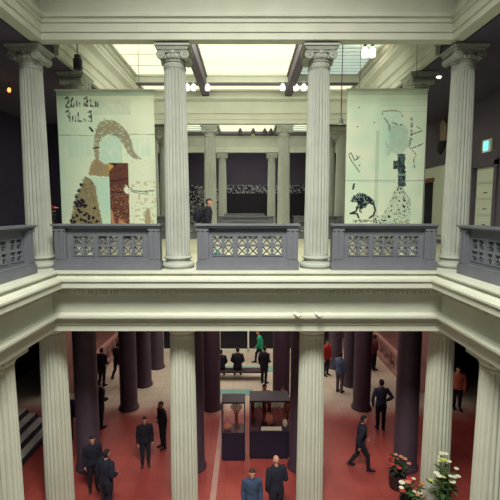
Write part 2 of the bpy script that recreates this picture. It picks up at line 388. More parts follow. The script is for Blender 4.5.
def ionic_column():
    t = thing('ionic_column', 'x', 'column')
    pr = [(.39,0),(.39,.02)] + torus_prof(.40,.02,.15) + [(.33,.155),(.33,.17),(.295,.18),(.285,.205),(.30,.23)] + torus_prof(.345,.235,.30) + [(.31,.305),(.305,.33)]
    MB().lathe(pr, 40).build('base', M['column'], t, True)
    flutes(.33, 4.66, .297, .25).build('shaft', M['column'], t, True)
    # necking rings and echinus
    cap = MB(); cap.lathe([(.24,4.66),(.262,4.67),(.268,4.69),(.25,4.70),(.235,4.71),(.235,4.79),(.26,4.80),(.27,4.825),(.255,4.84),(.27,4.85),(.315,4.90),(.32,4.93),(.28,4.95),(.28,5.0)], 36)
    capo = cap.build('capital', M['column'], t, True)
    eg = MB()
    for i in range(20):
        a = 2*PI*i/20; eg.ball((.30*math.cos(a), .30*math.sin(a), 4.89), .035, .035, .045, 6, 5)
    for i in range(28):
        a = 2*PI*i/28; eg.ball((.242*math.cos(a), .242*math.sin(a), 4.75), .014, .014, .038, 5, 4)
    eg.build('egg_moulding', M['column'], capo, True)
    for sx in (-1, 1):
        v = MB()
        # bolster running front to back, waisted in the middle
        v.sweep([[(sx*.275 + rr*math.cos(a), yy, 4.93 + rr*math.sin(a)) for yy, rr in ((-.30,.10),(-.27,.10),(-.2,.085),(0,.07),(.2,.085),(.27,.10),(.30,.10))] for a in [2*PI*i/18 for i in range(18)]])
        for yf in (-.305, .305):
            pts = []; rad = []
            for i in range(46):
                a = PI/2 + i*.27; rr = .105*(1 - i/50)
                pts.append((sx*.275 + sx*rr*math.cos(a)*1.0, yf, 4.93 + rr*math.sin(a))); rad.append(.017*(1-i/75))
            v.tube(pts, rad, 6)
            v.ball((sx*.275, yf, 4.93), .026, .02, .026, 8, 6)
        v.build('volute', M['column'], capo, True)
    ab = MB().box(-.30,.30,-.29,.29,4.98,5.035).box(-.36,.36,-.345,.345,5.055,5.10).box(-.40,.40,-.38,.38,5.10,5.15).box(-.34,.34,-.33,.33,5.03,5.06)
    for yf in (-.30, .30):
        ab.tube([(-.27,yf,5.03),(0,yf,5.015),(.27,yf,5.03)], .014, 6); ab.ball((0,yf,4.985), .05,.03,.05,8,6)
    ab.build('abacus', M['column'], capo, True)
    return t
ic = ionic_column(); first = True
front = [(-5.07,'left outer'),(-1.69,'left inner'),(1.69,'right inner'),(5.07,'right outer')]
FL = ['fluted ionic column at the left corner of the balcony, beside the left banner',
      'fluted ionic column on the front ledge between the left and central railings',
      'fluted ionic column on the front ledge between the central and right railings',
      'fluted ionic column at the right corner of the balcony, beside the right banner']
for (x, _), lb in zip(front, FL):
    place(ic, first, (x, 10, 0), 0, lb, 'ionic columns on the front ledge'); first = False
for sx, sd in ((-1,'left'),(1,'right')):
    for yy, w_ in ((11.95,'with its shadowed capital above the %s banner' % sd),(15.6,'second back in the row behind the %s banner' % sd)):
        place(ic, False, (sx*(4.82 if yy < 13 else 5.07), yy, 0), PI/2, 'ionic side-gallery column ' + w_, 'ionic columns of the side galleries')
    place(ic, False, (sx*5.07, 6.6, 0), PI/2, 'ionic column on the %s side gallery nearest the camera' % sd, 'ionic columns of the side galleries')
    place(ic, False, (sx*1.69, 19.1, 0), 0, 'middle-row ionic column behind the central railing, %s of the two' % sd, 'ionic columns of the middle row')
    place(ic, False, (sx*5.07, 19.1, 0), 0, 'middle-row ionic column at the far %s corner, hidden by the banner' % sd, 'ionic columns of the middle row')
    place(ic, False, (sx*4.62, 20.4, 0), 0, 'far grey ionic column seen between the front column and the %s banner edge' % sd, 'ionic columns past the banners')
    place(ic, False, (sx*4.42, 22.3, 0), 0, 'farther of the paired ionic columns just inside the %s banner' % sd, 'ionic columns past the banners')
    place(ic, False, (sx*1.69, 28.6, 0), 0, 'smallest, farthest ionic column, %s of the pair before the dark far wall' % sd, 'ionic columns of the far row')
    place(ic, False, (sx*5.07, 28.6, 0), 0, 'far-row ionic column at the outer %s' % sd, 'ionic columns of the far row')

H = -1.45 - LZ
def doric_column():
    t = thing('doric_column', 'x', 'column')
    flutes(0, H-.34, .36, .315, .036).build('shaft', M['stone'], t, True)
    cp_ = MB().lathe([(.31,H-.34),(.325,H-.33),(.325,H-.31),(.31,H-.30),(.33,H-.27),(.37,H-.20),(.40,H-.15)], 36).build('capital', M['stone'], t, True)
    MB().box(-.43,.43,-.43,.43,H-.15,H).build('abacus', M['stone'], cp_)
    return t
dc = doric_column(); first = True
DL = ['cream fluted doric column of the lower hall, outermost on the left',
      'cream fluted doric column of the lower hall, below the left inner ionic column',
      'cream fluted doric column of the lower hall, below the right inner ionic column',
      'cream fluted doric column of the lower hall, outermost on the right with blossoms at its foot']
for x, lb in zip((-5.07,-1.69,1.69,5.07), DL):
    place(dc, first, (x, 10.4, LZ), 0, lb, 'doric columns under the balcony front'); first = False
for sx, sd in ((-1,'left'),(1,'right')):
    place(dc, False, (sx*5.12, 8.1, LZ), 0, 'cream doric column cut off at the bottom %s edge of the picture' % sd, 'doric columns under the side balconies')

def pier():
    t = thing('plum_column', 'x', 'column')
    MB().lathe([(.40,0),(.40,.06),(.37,.12),(.34,.16),(.335,H-.4),(.33,H-.25)], 32).build('shaft', M['dark_col'], t, True)
    MB().lathe([(.33,H-.25),(.36,H-.22),(.41,H-.12),(.41,H-.1)], 32).box(-.43,.43,-.43,.43,H-.1,H).build('capital', M['dark_col'], t, True)
    return t
pc = pier(); first = True
for x, y, lb in [(-4.88,11.95,'dark plum column right behind the leftmost cream doric column'),(4.88,11.95,'dark plum column right behind the outer right cream doric column'),
                 (-1.65,11.95,'dark plum column tucked behind the left inner cream column'),(1.65,11.95,'dark plum column tucked behind the right inner cream column'),
                 (-1.40,15.7,'dark plum column left of the benches, second row'),(1.36,15.7,'dark plum column right of the benches, second row'),
                 (-4.72,15.7,'dark plum column on the left aisle, third from the front'),(4.58,15.7,'dark plum column on the right aisle beside the blue-shirted man'),
                 (-4.66,17.85,'plum column on the left aisle, next beyond the third'),(4.70,17.85,'plum column on the right aisle, next beyond the third'),
                 (-4.52,19.9,'farthest visible plum column on the left aisle'),(4.42,19.9,'farthest visible plum column on the right aisle')]:
    place(pc, first, (x, y, LZ), 0, lb, 'dark plum columns of the lower hall'); first = False

# ------------------------------------------------------------------ railings
def railing(width, loc, rz, label, groups=3, group='grey pierced balcony railings'):
    t = thing('balcony_railing', label, 'railing', loc, rz, group)
    w2 = width/2
    MB().box(-w2-.02, w2+.02, -.02, .30, 0, .20).box(-w2+.0, w2-.0, .0, .28, .20, .245).build('plinth', M['rail'], t)
    MB().box(-w2-.04, w2+.04, -.07, .34, 1.045, 1.085).box(-w2-.0, w2+.0, -.03, .31, 1.0, 1.045).build('cap', M['rail'], t)
    cw, gap, pitch = .205, .055, .585
    gw = 2*cw+gap
    z0, z1, z2, z3 = .345, .545, .60, .80
    pw = .27
    px0, px1 = -w2+pw, w2-pw
    p = MB()
    p.box(px0, px1, .10, .20, .245, z0).box(px0, px1, .10, .20, z3, 1.0).box(px0, px1, .10, .20, z1, z2)
    xs = []
    for g in range(groups):
        c = (g-(groups-1)/2)*pitch; xs += [(c-gw/2, c-gw/2+cw), (c+gw/2-cw, c+gw/2)]
    edges = [px0] + [e for a in xs for e in a] + [px1]
    for i in range(0, len(edges), 2):
        p.box(edges[i], edges[i+1], .10, .20, z0, z1).box(edges[i], edges[i+1], .10, .20, z2, z3)
    # frame line round each group
    for g in range(groups):
        c = (g-(groups-1)/2)*pitch; a, b_ = c-gw/2-.02, c+gw/2+.02
        p.box(a, b_, .085, .10, z3, z3+.02).box(a, b_, .085, .10, z0-.02, z0).box(a, a+.02, .085, .10, z0, z3).box(b_-.02, b_, .085, .10, z0, z3)
    p.build('pierced_panel', M['rail'], t)
    for g in range(groups):
        lt = MB()
        for (x0, x1) in xs[2*g:2*g+2]:
            for (a, b_) in ((z0, z1), (z2, z3)):
                lt.tube([(x0,.15,a),(x1,.15,b_)], .017, 4); lt.tube([(x0,.15,b_),(x1,.15,a)], .017, 4)
                cx, cz = (x0+x1)/2, (a+b_)/2; lt.ball((cx,.145,cz), .032,.03,.032, 8, 6)
                for qx in (x0, x1): lt.prism([(qx,cz-.035),(qx+(.03 if qx==x0 else -.03),cz),(qx,cz+.035)], 'y', .12, .18)
        lt.build('lattice', M['rail'], t)
    for sx in (-1, 1):
        a, b_ = sorted((sx*w2, sx*(w2-pw)))
        q = MB().box(a, b_, .02, .28, .245, 1.0)
        a2, b2 = a+.05, b_-.05
        q.box(a2, a2+.06, -.005, .02, .26, .93).box(b2-.06, b2, -.005, .02, .26, .93).box(a+.0, b_-.0, -.01, .02, .93, .98)
        q.build('post', M['rail'], t)
    return t
Yr = 9.58
railing(2.38, (.015, Yr, 0), 0, 'grey pierced railing in the centre of the balcony front')
railing(2.48, (-3.29, Yr, 0), 0, 'grey pierced railing on the balcony front below the left painted banner')
railing(2.44, (3.23, Yr, 0), 0, 'grey pierced railing on the balcony front below the right painted banner')
railing(2.3, (-4.74, 7.97, 0), PI/2, 'grey pierced railing of the left side gallery at the picture edge')
railing(2.3, (4.74, 7.97, 0), -PI/2, 'grey pierced railing of the right side gallery at the picture edge')
G2 = 'railings of the middle colonnade'
railing(2.7, (-.08, 19.5, 0), 0, 'smaller-looking grey railing in the middle row behind the central railing', group=G2)
railing(2.3, (-3.38, 19.5, 0), 0, 'middle-row grey railing left of the dark-coated man', group=G2)
railing(2.3, (3.38, 19.5, 0), 0, 'middle-row grey railing seen right of the right inner column', group=G2)
railing(2.7, (-.2, 28.4, 0), 0, 'farthest grey railing in front of the black panel', group='railings of the far colonnade')
# ridge ornament on the middle railing
t = thing('railing_ornament', 'low grey stepped block on top of the middle-row railing', 'ornament', (-.1, 19.62, 1.085))
MB().box(-1.0, .95, 0, .1, 0, .05).build('block', M['rail'], t)
for k in range(3):
    o = MB()
    for s_ in (-1, 1): o.tube([(-.55+k*.5+s_*.12, -.0, .05), (-.55+k*.5+s_*.06, -.0, .09), (-.55+k*.5, 0, .05)], .015, 6)
    o.build('scroll', M['rail'], t)

# ------------------------------------------------------------------ laylights (lit ceiling bays) and ceiling beams
def laylight(x0, x1, y0, y1, z, label, mt='laylight', slats=0, nb=4):
    t = thing('laylight', label, 'skylight', ((x0+x1)/2, (y0+y1)/2, z), 0, 'lit ceiling laylights')
    w, h = (x1-x0)/2, (y1-y0)/2
    MB().box(-w, w, -h, h, 0, .03).build('pane', M[mt], t)
    f = MB().box(-w, w, -h, -h+.06, -.07, .0).box(-w, w, h-.06, h, -.07, .0).box(-w, -w+.06, -h+.06, h-.06, -.07, 0).box(w-.06, w, -h+.06, h-.06, -.07, 0)
    f.build('frame', M['stone'], t)
    if nb:
        for k in range(1, nb): yy = -h + 2*h*k/nb; MB().box(-w+.06, w-.06, yy-.012, yy+.012, -.03, 0).build('glazing_bar', M['whitemetal'], t)
    if slats:
        g = MB()
        for k in range(slats):
            yy = -h + 2*h*(k+.5)/slats; g.prism([(yy-.09,-.07),(yy-.08,-.08),(yy+.10,-.02),(yy+.09,-.01)], 'x', -w+.06, w-.06)
        g.build('louvres', M['louvre'], t)
    return t
laylight(-1.66, 1.66, 10.5, 17.3, 6.85, 'large glowing laylight over the central bay behind the front beam')
laylight(-4.5, -1.96, 10.5, 17.3, 6.85, 'glowing laylight over the left bay above the left banner', nb=6)
laylight(1.96, 4.5, 10.5, 17.3, 6.85, 'louvred laylight over the right bay above the right banner', 'laylight_dim', 20, 0)
laylight(-1.66, 1.66, 17.55, 18.5, 6.6, 'narrow laylight strip at the far end of the central bay', nb=0)
laylight(-4.5, -1.96, 17.55, 18.5, 6.6, 'narrow laylight strip at the far end of the left bay', nb=0)
laylight(1.96, 4.5, 17.55, 18.5, 6.6, 'narrow laylight strip at the far end of the right bay', nb=0)
laylight(-1.75, 1.75, 19.6, 27.3, 6.45, 'laylight beyond the middle colonnade, with spotlights below it')
laylight(-4.5, -2.05, 19.6, 27.3, 6.45, 'laylight beyond the middle colonnade on its left side', slats=12, nb=0)
laylight(2.05, 4.5, 19.6, 27.3, 6.45, 'laylight beyond the middle colonnade on its right side', slats=12, nb=0)
for sx, sd in ((-1,'left'),(1,'right')):
    t = thing('ceiling_beam', 'dark plum ceiling beam with a toothed edge, running back on the %s of the central laylight' % sd, 'beam', (sx*1.81, 14.55, 6.35), 0, 'toothed ceiling beams')
    MB().box(-.15, .15, -4.05, 4.05, 0, .55).box(-.19, .19, -4.05, 4.05, .40, .55).build('beam_body', M['beam'], t)
    g = MB(); y = -3.95
    while y < 3.9: g.box(sx*.19-.05, sx*.19+.05, y, y+.12, .28, .40); y += .28
    g.build('teeth', M['beam'], t)
m = MB(); m.box(-4.6, 4.6, 17.3, 17.55, 6.55, 6.9); struct(m.build('trim_9', M['stone']))
m = MB(); m.box(-4.6, 4.6, 17.34, 17.5, 6.47, 6.55); struct(m.build('trim_10', M['beam']))
m = MB(); m.box(-4.6, 4.6, 27.3, 28.2, 6.25, 6.9).box(-2.0, -1.8, 19.5, 27.3, 6.25, 6.9).box(1.8, 2.0, 19.5, 27.3, 6.25, 6.9); struct(m.build('trim_11', M['beam']))

# ------------------------------------------------------------------ spotlights
def spot(loc, label, body='darkmetal', glass='darkmetal', r=.07, L=.24, rod=.3, tilt=0.3, rz=0, group=None):
    t = thing('spotlight', label, 'spotlight', loc, rz, group)
    MB().tube([(0,0,0),(0,0,-rod)], .014, 6).box(-.05,.05,-.05,.05,-.02,0).build('rod', M['whitemetal' if body in ('lampwhite','whitemetal') else 'darkmetal'], t)
    d_ = Vector((0, -math.sin(tilt), -math.cos(tilt))); p = Vector((0,0,-rod))
    MB().tube([p, p+d_*L*.25, p+d_*L*.3, p+d_*L], [r*.7, r*.75, r, r], 14).build('lamp_head', M[body], t, True)
    q = p+d_*L
    MB().tube([q+d_*.001, q+d_*.02], [r*.9, r*.9], 14).build('lens', M[glass], t, True)
    return t
def gs(n): return n
for x, lb in ((-.42,'leftmost'),(.38,'second from left'),(1.10,'third from left'),(1.48,'rightmost')):
    spot((x, 26.0, 6.38), 'dark spotlight under the far laylight, %s of four' % lb, r=.13, L=.36, rod=.08, tilt=.2, glass='blossom_yellow' if lb.startswith('second') else 'darkmetal', group='spotlights under the far laylight')
for i, (x, lb) in enumerate(((-2.42,'outer one left of the left beam'),(-2.16,'one just left of the left beam'),(-1.6,'one just right of the left beam'),(1.45,'one just left of the right beam'),(1.98,'one just right of the right beam'),(2.3,'outer one right of the right beam'))):
    spot((x, 17.2, 6.56), 'small white ceiling lamp, the ' + lb, body='lampwhite', glass='lampwhite', r=.10, L=.22, rod=.12, tilt=.1, group='white lamps along the cross beam')
spot((-4.36, 11.0, 6.42), 'dark cylindrical pendant lamp above the left banner', r=.115, L=.34, rod=1.05, tilt=0).rotation_euler = (0,0,0)
spot((2.68, 12.0, 6.76), 'thin pendant rod with a pale tip left of the right banner', body='rail', glass='whitemetal', r=.06, L=.16, rod=2.75, tilt=0)
for x, lb in ((3.86,'left'),(4.10,'right')):
    spot((x, 14.0, 6.76), 'bright warm lamp in the louvred right bay, %s of the pair' % lb, body='lampwarm', glass='lampwarm', r=.10, L=.26, rod=.10, tilt=.1, group='bright lamp pair')
for x, lb in ((-4.05,'left'),(-3.45,'right')):
    spot((x, 13.4, 6.8), 'small dark spotlight in the left laylight bay, %s of the pair' % lb, body='louvre', glass='louvre', r=.07, L=.16, rod=.05, tilt=.1, group='dark lamp pair')
spot((5.5, 12.0, 5.5), 'bright warm spotlight beside the shadowed capital right of the right banner', body='lampwarm', glass='lampwarm', r=.06, L=.2, rod=.18, tilt=-.5, rz=.8)
spot((-5.6, 11.2, 5.5), 'tiny bright spotlight on a thin drop rod near the left banner', body='lampwarm', glass='lampwarm', r=.045, L=.09, rod=1.43)
spot((-7.0, 12.5, 5.5), 'tiny orange lamp glowing on a drop rod in the dark left gallery', body='orange_glass', glass='orange_glass', r=.045, L=.09, rod=.53)
# two small white clamp lamps on the lower moulding
for x, lb in ((1.16,'left'),(1.66,'right')):
    t = thing('clamp_lamp', 'small white lamp clipped to the lower ledge moulding, %s of two' % lb, 'lamp', (x, 9.30, -1.04), 0, 'white lamps on the ledge moulding')
    MB().box(-.03,.03,-.05,.05,0,.03).build('clamp', M['whitemetal'], t)
    MB().tube([(-.07,.04,.07),(.05,-.10,.02)], .035, 10).build('lamp_head', M['whitemetal'], t, True)

# ------------------------------------------------------------------ things on the right gallery wall
t = thing('lit_screen', 'small glowing cyan screen on the wall above the white panelled door', 'screen', (7.99, 13.9, 3.3))
MB().box(-.06, 0, -.30, .22, 0, .42).build('casing', M['whitemetal'], t)
MB().box(-.07, -.06, -.14, .12, .06, .36).build('display', M['screen'], t)
t = thing('wall_hanging', 'beige cloth wall hanging with a dark diagonal lower half behind the right corner column', 'wall hanging', (7.97, 16.9, 3.6))
MB().prism([(-.2,.55),(.3,.6),(.34,1.3),(.1,1.45),(-.15,1.2)], 'x', -.05, 0).build('cloth', M['beige'], t)
MB().prism([(-.2,.5),(.25,.05),(.5,.25),(.35,.6)], 'x', -.06, 0).build('lower_cloth', M['black'], t)

# ------------------------------------------------------------------ painted banners
def lerp(a, b, t): return tuple(a[i] + (b[i]-a[i])*t for i in range(3))
def hash2(i, j): 
    v = math.sin(i*127.1 + j*311.7)*43758.5453; return v - math.floor(v)
def vn(x, y):
    i, j = math.floor(x), math.floor(y); u, v = x-i, y-j; u = u*u*(3-2*u); v = v*v*(3-2*v)
    return (hash2(i,j)*(1-u)+hash2(i+1,j)*u)*(1-v) + (hash2(i,j+1)*(1-u)+hash2(i+1,j+1)*u)*v
def inpoly(x, y, P):
    c = False; j = len(P)-1
    for i in range(len(P)):
        xi, yi = P[i]; xj, yj = P[j]
        if (yi > y) != (yj > y) and x < (xj-xi)*(y-yi)/(yj-yi)+xi: c = not c
        j = i
    return c
def dseg(x, y, a, b):
    ax, ay = a; bx, by = b; L = (bx-ax)**2+(by-ay)**2
    t = max(0, min(1, ((x-ax)*(bx-ax)+(y-ay)*(by-ay))/L)) if L else 0
    return math.hypot(x-ax-t*(bx-ax), y-ay-t*(by-ay))
def dline(x, y, P): return min(dseg(x, y, P[i], P[i+1]) for i in range(len(P)-1))
INK = hexc('15162c'); MINT = hexc('d6f3de'); PALE = hexc('f3fbe6'); TAN = hexc('a3957a'); RUST = hexc('7b4a3c'); GREYM = hexc('9fb8ac'); AQUA = hexc('c8ecde')
# picture units of the left banner: u 0..98 across, v 0..140 down
HOOD_OUT = [(37,76),(37,67),(36.5,55),(37.5,43),(41,34),(48,28),(57,29),(65,33),(72,41),(76,52),(78,60),(86,68),(77,67),(71,61),(67,53),(62,46),(54,43),(47,44),(42,51),(42,60),(41,70)]
CHEST = [(30,84),(33,73),(36,68),(42,69),(47,73),(52,73),(52,86),(40,85)]
ROBE = [(26,85),(33,89),(37,96),(39,110),(43,132),(44,146),(7,146),(10,130),(13,114),(18,102),(23,93)]
GL = []   # blurred lettering strokes, top left
def st(*p): GL.append(list(p))
st((9,8),(11,6),(13,8),(12,11),(9,16),(13,16)); st((17,7),(15,10),(15,15),(18,16),(18,12)); st((21,10),(21,15)); st((24,12),(24,15))
st((29,8),(31,6),(32,10),(30,13),(32,15),(28,15),(29,11)); st((35,9),(35,15),(38,15)); st((40,11),(40,15)); st((42,11),(42,15))
st((9,21),(11,19),(13,22),(11,25)); st((12,22),(13,30)); st((16,25),(16,30)); st((19,25),(19,30)); st((22,22),(22,30),(25,30)); st((28,28),(29,30)); st((32,21),(35,20),(35,25),(33,25),(35,26),(35,30),(32,30))
SPECK = [(15,112),(17,114),(18,111),(21,113),(24,112),(26,115),(23,115),(20,116),(18,120),(21,122),(24,125),(26,124),(29,129),(33,128),(28,133),(12,128),(13,132),(16,126),(25,132),(31,134),(23,131),(35,118),(16,113),(19,112),(22,110),(17,116),(25,116),(19,122),(10,131),(12,134),(37,132),(29,126),(31,137),(19,100),(16,106),(22,94),(20,130)]
def left_paint(u, v):
    n1 = vn(u*.12, v*.10); n2 = vn(u*.5+9, v*.5+3); n3 = vn(u*1.3, v*1.3)
    c = lerp(MINT, PALE, min(1, max(0, .15 + .9*(u/98) + .35*(v/140) + .5*(n1-.5))))
    if 10 < u < 96 and 46 < v < 66 and not (34 < u < 70): c = lerp(c, AQUA, .5*n1+.2*(math.sin(u*1.1) > .3))
    if 38 < u < 66 and 44 < v < 76: c = lerp(AQUA, PALE, .6*n2)
    if v < 5: c = lerp(c, GREYM, .6)
    if 36 < u < 76 and 8 < v < 24: c = lerp(c, GREYM, .25*n2+.08)
    w = 1.6*(n3-.5); uu, vv = u+w*1.6, v+w*1.6
    if inpoly(uu, vv, HOOD_OUT): c = lerp(TAN, MINT, .08 + .7*max(0, n2-.55)*2)
    if inpoly(uu, vv, CHEST): c = lerp(TAN, hexc('b39a70'), n2)
    if inpoly(uu, vv, ROBE): c = lerp(hexc('a89b78'), hexc('857a62'), n2)
    if 31 < u < 52 and 86 < v < 147 and not inpoly(uu, vv, ROBE): c = lerp(AQUA, MINT, n1)
    if 51.5 < u < 72 and 71.5 < v < 147:
        c = lerp(RUST, hexc('5b3630'), n2)
        if n3 > .80 and v > 94: c = hexc('c99a7c')
        if dline(u, v, [(51,89),(60,90),(71,87)]) < .6 or dline(u, v, [(51,101),(62,102),(71,100)]) < .5: c = hexc('3c2430')
        if inpoly(u, v, [(51,72.5),(57,74.5),(52,80)]): c = hexc('e0b447')
        if inpoly(u, v, [(54,72),(60,73),(58,75.5)]): c = INK
        if inpoly(uu, vv, [(66,99),(69,94),(71,98),(71,104),(67,102)]): c = PALE
        if inpoly(uu, vv, [(51,118),(54,122),(56,136),(53,140)]) or inpoly(uu, vv, [(60,128),(70,136),(68,140),(60,134)]): c = hexc('c98f6e')
    if u > 71 and v > 68:
        c = lerp(PALE, hexc('b9a986'), .55 if (n2 > .70 and v > 90) else .05)
        if n3 > .93 and n2 > .55: c = lerp(c, hexc('4c5a52'), .6)
        if inpoly(uu, vv, [(88,120),(93,118),(94,132),(90,140),(87,132)]): c = hexc('b3a582')
    # cloth seams and cable line
    if abs(v - 43.5 - .6*math.sin(u*.06)) < .42: c = lerp(c, hexc('7b9488'), .65)
    if abs(v - 104) < .5 and u < 51: c = lerp(c, GREYM, .25)
    if u > 71 and dline(u, v, [(71,96),(76,100),(86,101),(98,100)]) < .45: c = hexc('4a5160')
    if u > 71 and dline(u, v, [(74,101),(84,103),(92,102)]) < .35: c = hexc('6c7378')
    g = min(dline(u, v, s) for s in GL) if (6 < u < 46 and 3 < v < 33) else 9
    if g < 1.0: c = lerp(c, INK, .9 if n2 > .45 else .45)
    for sx_, sy_ in SPECK:
        if abs(u-sx_)+abs(v-sy_) < 2.0*(.5+n3): c = INK
    if dline(u, v, [(33,36),(36,40)]) < 1 or dline(u, v, [(36,57),(41,56)]) < .7: c = INK
    return c
def rb(x, y): return None
HEADR = [(5,112),(9,106),(14,103),(20,103.5),(27,108),(31,112),(29,116),(25,113.5),(22,118),(17,120),(11,119),(14,114),(10,113)]
def right_paint(u, v):
    # u 0..80, v 0..140
    n1 = vn(u*.1+4, v*.08); n2 = vn(u*.45+2, v*.45+8); n3 = vn(u*1.1+5, v*1.1)
    w = 1.8*(n3-.5)
    c = lerp(PALE, MINT, min(1, max(0, .25 + .8*(n1-.4))))
    c = lerp(c, AQUA, max(0, 1-math.hypot((u-44)/26, (v-42)/34))*(.6+.6*n1))
    if inpoly(u+2*w, v+2*w, [(42,36),(52,33),(62,36),(65,52),(58,66),(48,62),(40,66),(44,50)]): c = lerp(c, GREYM, .3+.25*n2)
    if 30 < u < 34 and v > 40: c = lerp(c, GREYM, .4)
    if v < 5: c = lerp(c, GREYM, .35)
    if 5 < v < 22 and abs((v % 6) - 3) < .5 and u > 34: c = lerp(c, GREYM, .35)
    # faded reddish cap edge
    if dline(u+w, v, [(36,24),(36,21),(45,20),(53,21),(57,26)]) < .6 and n3 > .3: c = lerp(c, hexc('7c4b42'), .75)
    if dline(u+w, v+w, [(39,28),(43,34),(44,42),(41,56)]) < .7 and n2 > .4: c = lerp(c, hexc('54666a'), .65)
    if dline(u+w, v+w, [(46,32),(52,34),(58,34)]) < .6 and n2 > .3: c = lerp(c, hexc('3c4c58'), .8)
    if dline(u+w, v+w, [(66,28),(67,36),(66,50),(65,56)]) < 1.0 and n2 > .45: c = lerp(c, hexc('41525e'), .7)
    for P in ([(66,44),(72,42),(77,40)], [(66,58),(72,56),(79,53)], [(71,36),(75,38)]):
        if dline(u+w, v, P) < .55: c = lerp(c, INK, .75)
    if dline(u+w, v, [(69,60),(72,64),(70,70),(71,78)]) < .6 and n3 > .45: c = lerp(c, INK, .7)
    # small scrawl at the left
    for P in ([(3,64),(5,62),(9,70),(12,68),(14,66)], [(3,65),(6,71),(10,76),(14,82)], [(11,65),(12,69)]):
        if dline(u, v, P) < .5: c = lerp(c, INK, .8)
    for a, b_, r in ((12,17,.8),(28,32,.9),(11,36,.8),(14,75,.9),(20,80,.5)):
        if math.hypot(u-a, v-b_) < r: c = lerp(c, INK, .7)
    # dark printed strap down the middle
    x0, x1 = 53+ (v-64)*.06, 61 + (v-64)*.05
    if 63 < v < 97 and (x0 < u+w < x1 or (70 < v < 79 and 49 < u < 60)):
        c = lerp(INK, hexc('5f7a78'), 1.0 if n3 > .55 else .1)
        if 83 < v < 86: c = lerp(c, GREYM, .6)
    # dotted coat below the strap
    COAT = [(53,97),(60,97),(68,110),(69,140),(30,140),(38,128),(44,118),(48,108)]
    if inpoly(u, v, COAT):
        c = lerp(c, GREYM, .3)
        if (n3 > .66 and n2 > .42): c = INK
    if 28 < u < 46 and v > 126 and n3 > .70: c = INK
    # head in profile, hatched hair
    if inpoly(u+w*.6, v+w*.6, HEADR): c = lerp(INK, GREYM, 1.0 if n3 > .72 else 0)
    if dline(u, v, [(13,119),(12,122),(6,124.5),(13,124.5),(15,129)]) < .9: c = INK
    if dline(u, v, [(16,121),(17,123)]) < 1.2 and n3 > .3: c = INK
    if dline(u, v, [(30,115),(31.5,121),(30,126),(26,129)]) < .9: c = INK
    if dline(u, v, [(10,132),(20,132.5),(30,132)]) < 1.5 and n3 > .5: c = INK
    if dline(u, v, [(8,99),(9,94)]) < .9: c = INK
    if abs(v - (90.5 + .012*u*0)) < .4 and not (52 < u < 62): c = lerp(c, hexc('525c60'), .8)
    if abs(v - 92) < .35 and u < 60 and u > 14: c = lerp(c, GREYM, .6)
    return c
def banner(loc, W, Hh, paint, label, UW, VH, curl=0.0):
    t = thing('painted_banner', label, 'banner', loc, 0, 'painted cloth banners')
    nx, ny = 200, 290
    vs_ = []; cols = []; fs = []
    for j in range(ny+1):
        for i in range(nx+1):
            u = i/nx; v = j/ny
            yy = .02*math.sin(u*9+1)*v + .015*math.sin(u*17+v*4) + curl*(max(0, u-.8))*v
            vs_.append(((u-.5)*W, yy, -v*Hh)); cols.append(paint(u*UW, v*VH))
    n1 = nx+1
    for j in range(ny):
        for i in range(nx): fs.append((j*n1+i, (j+1)*n1+i, (j+1)*n1+i+1, j*n1+i+1))
    me = bpy.data.meshes.new('cloth'); me.from_pydata(vs_, [], fs)
    at = me.color_attributes.new('Paint', 'FLOAT_COLOR', 'POINT')
    at.data.foreach_set('color', [k for c in cols for k in (*c, 1.0)])
    me.materials.append(M['paint']); me.polygons.foreach_set('use_smooth', [True]*len(me.polygons))
    o = bpy.data.objects.new('cloth', me); C.objects.link(o); o.parent = t
    MB().tube([(-W/2-.03, 0, .02), (W/2+.03, 0, .02)], .025, 8).build('top_batten', M['whitemetal'], t, True)
    h = MB()
    for sx in (-.35, .35): h.tube([(sx*W, 0, .04), (sx*W, 0, 6.765-loc[2])], .006, 5)
    h.build('hanging_wire', M['darkmetal'], t)
    return t
banner((-3.77, 11.25, 4.55), 2.60, 3.80, left_paint, 'left painted cloth banner with tan hooded figure and brown rectangle', 100, 145)
banner((3.73, 11.25, 4.57), 2.12, 3.80, right_paint, 'right painted cloth banner with black head in profile and dark strap', 81, 145)

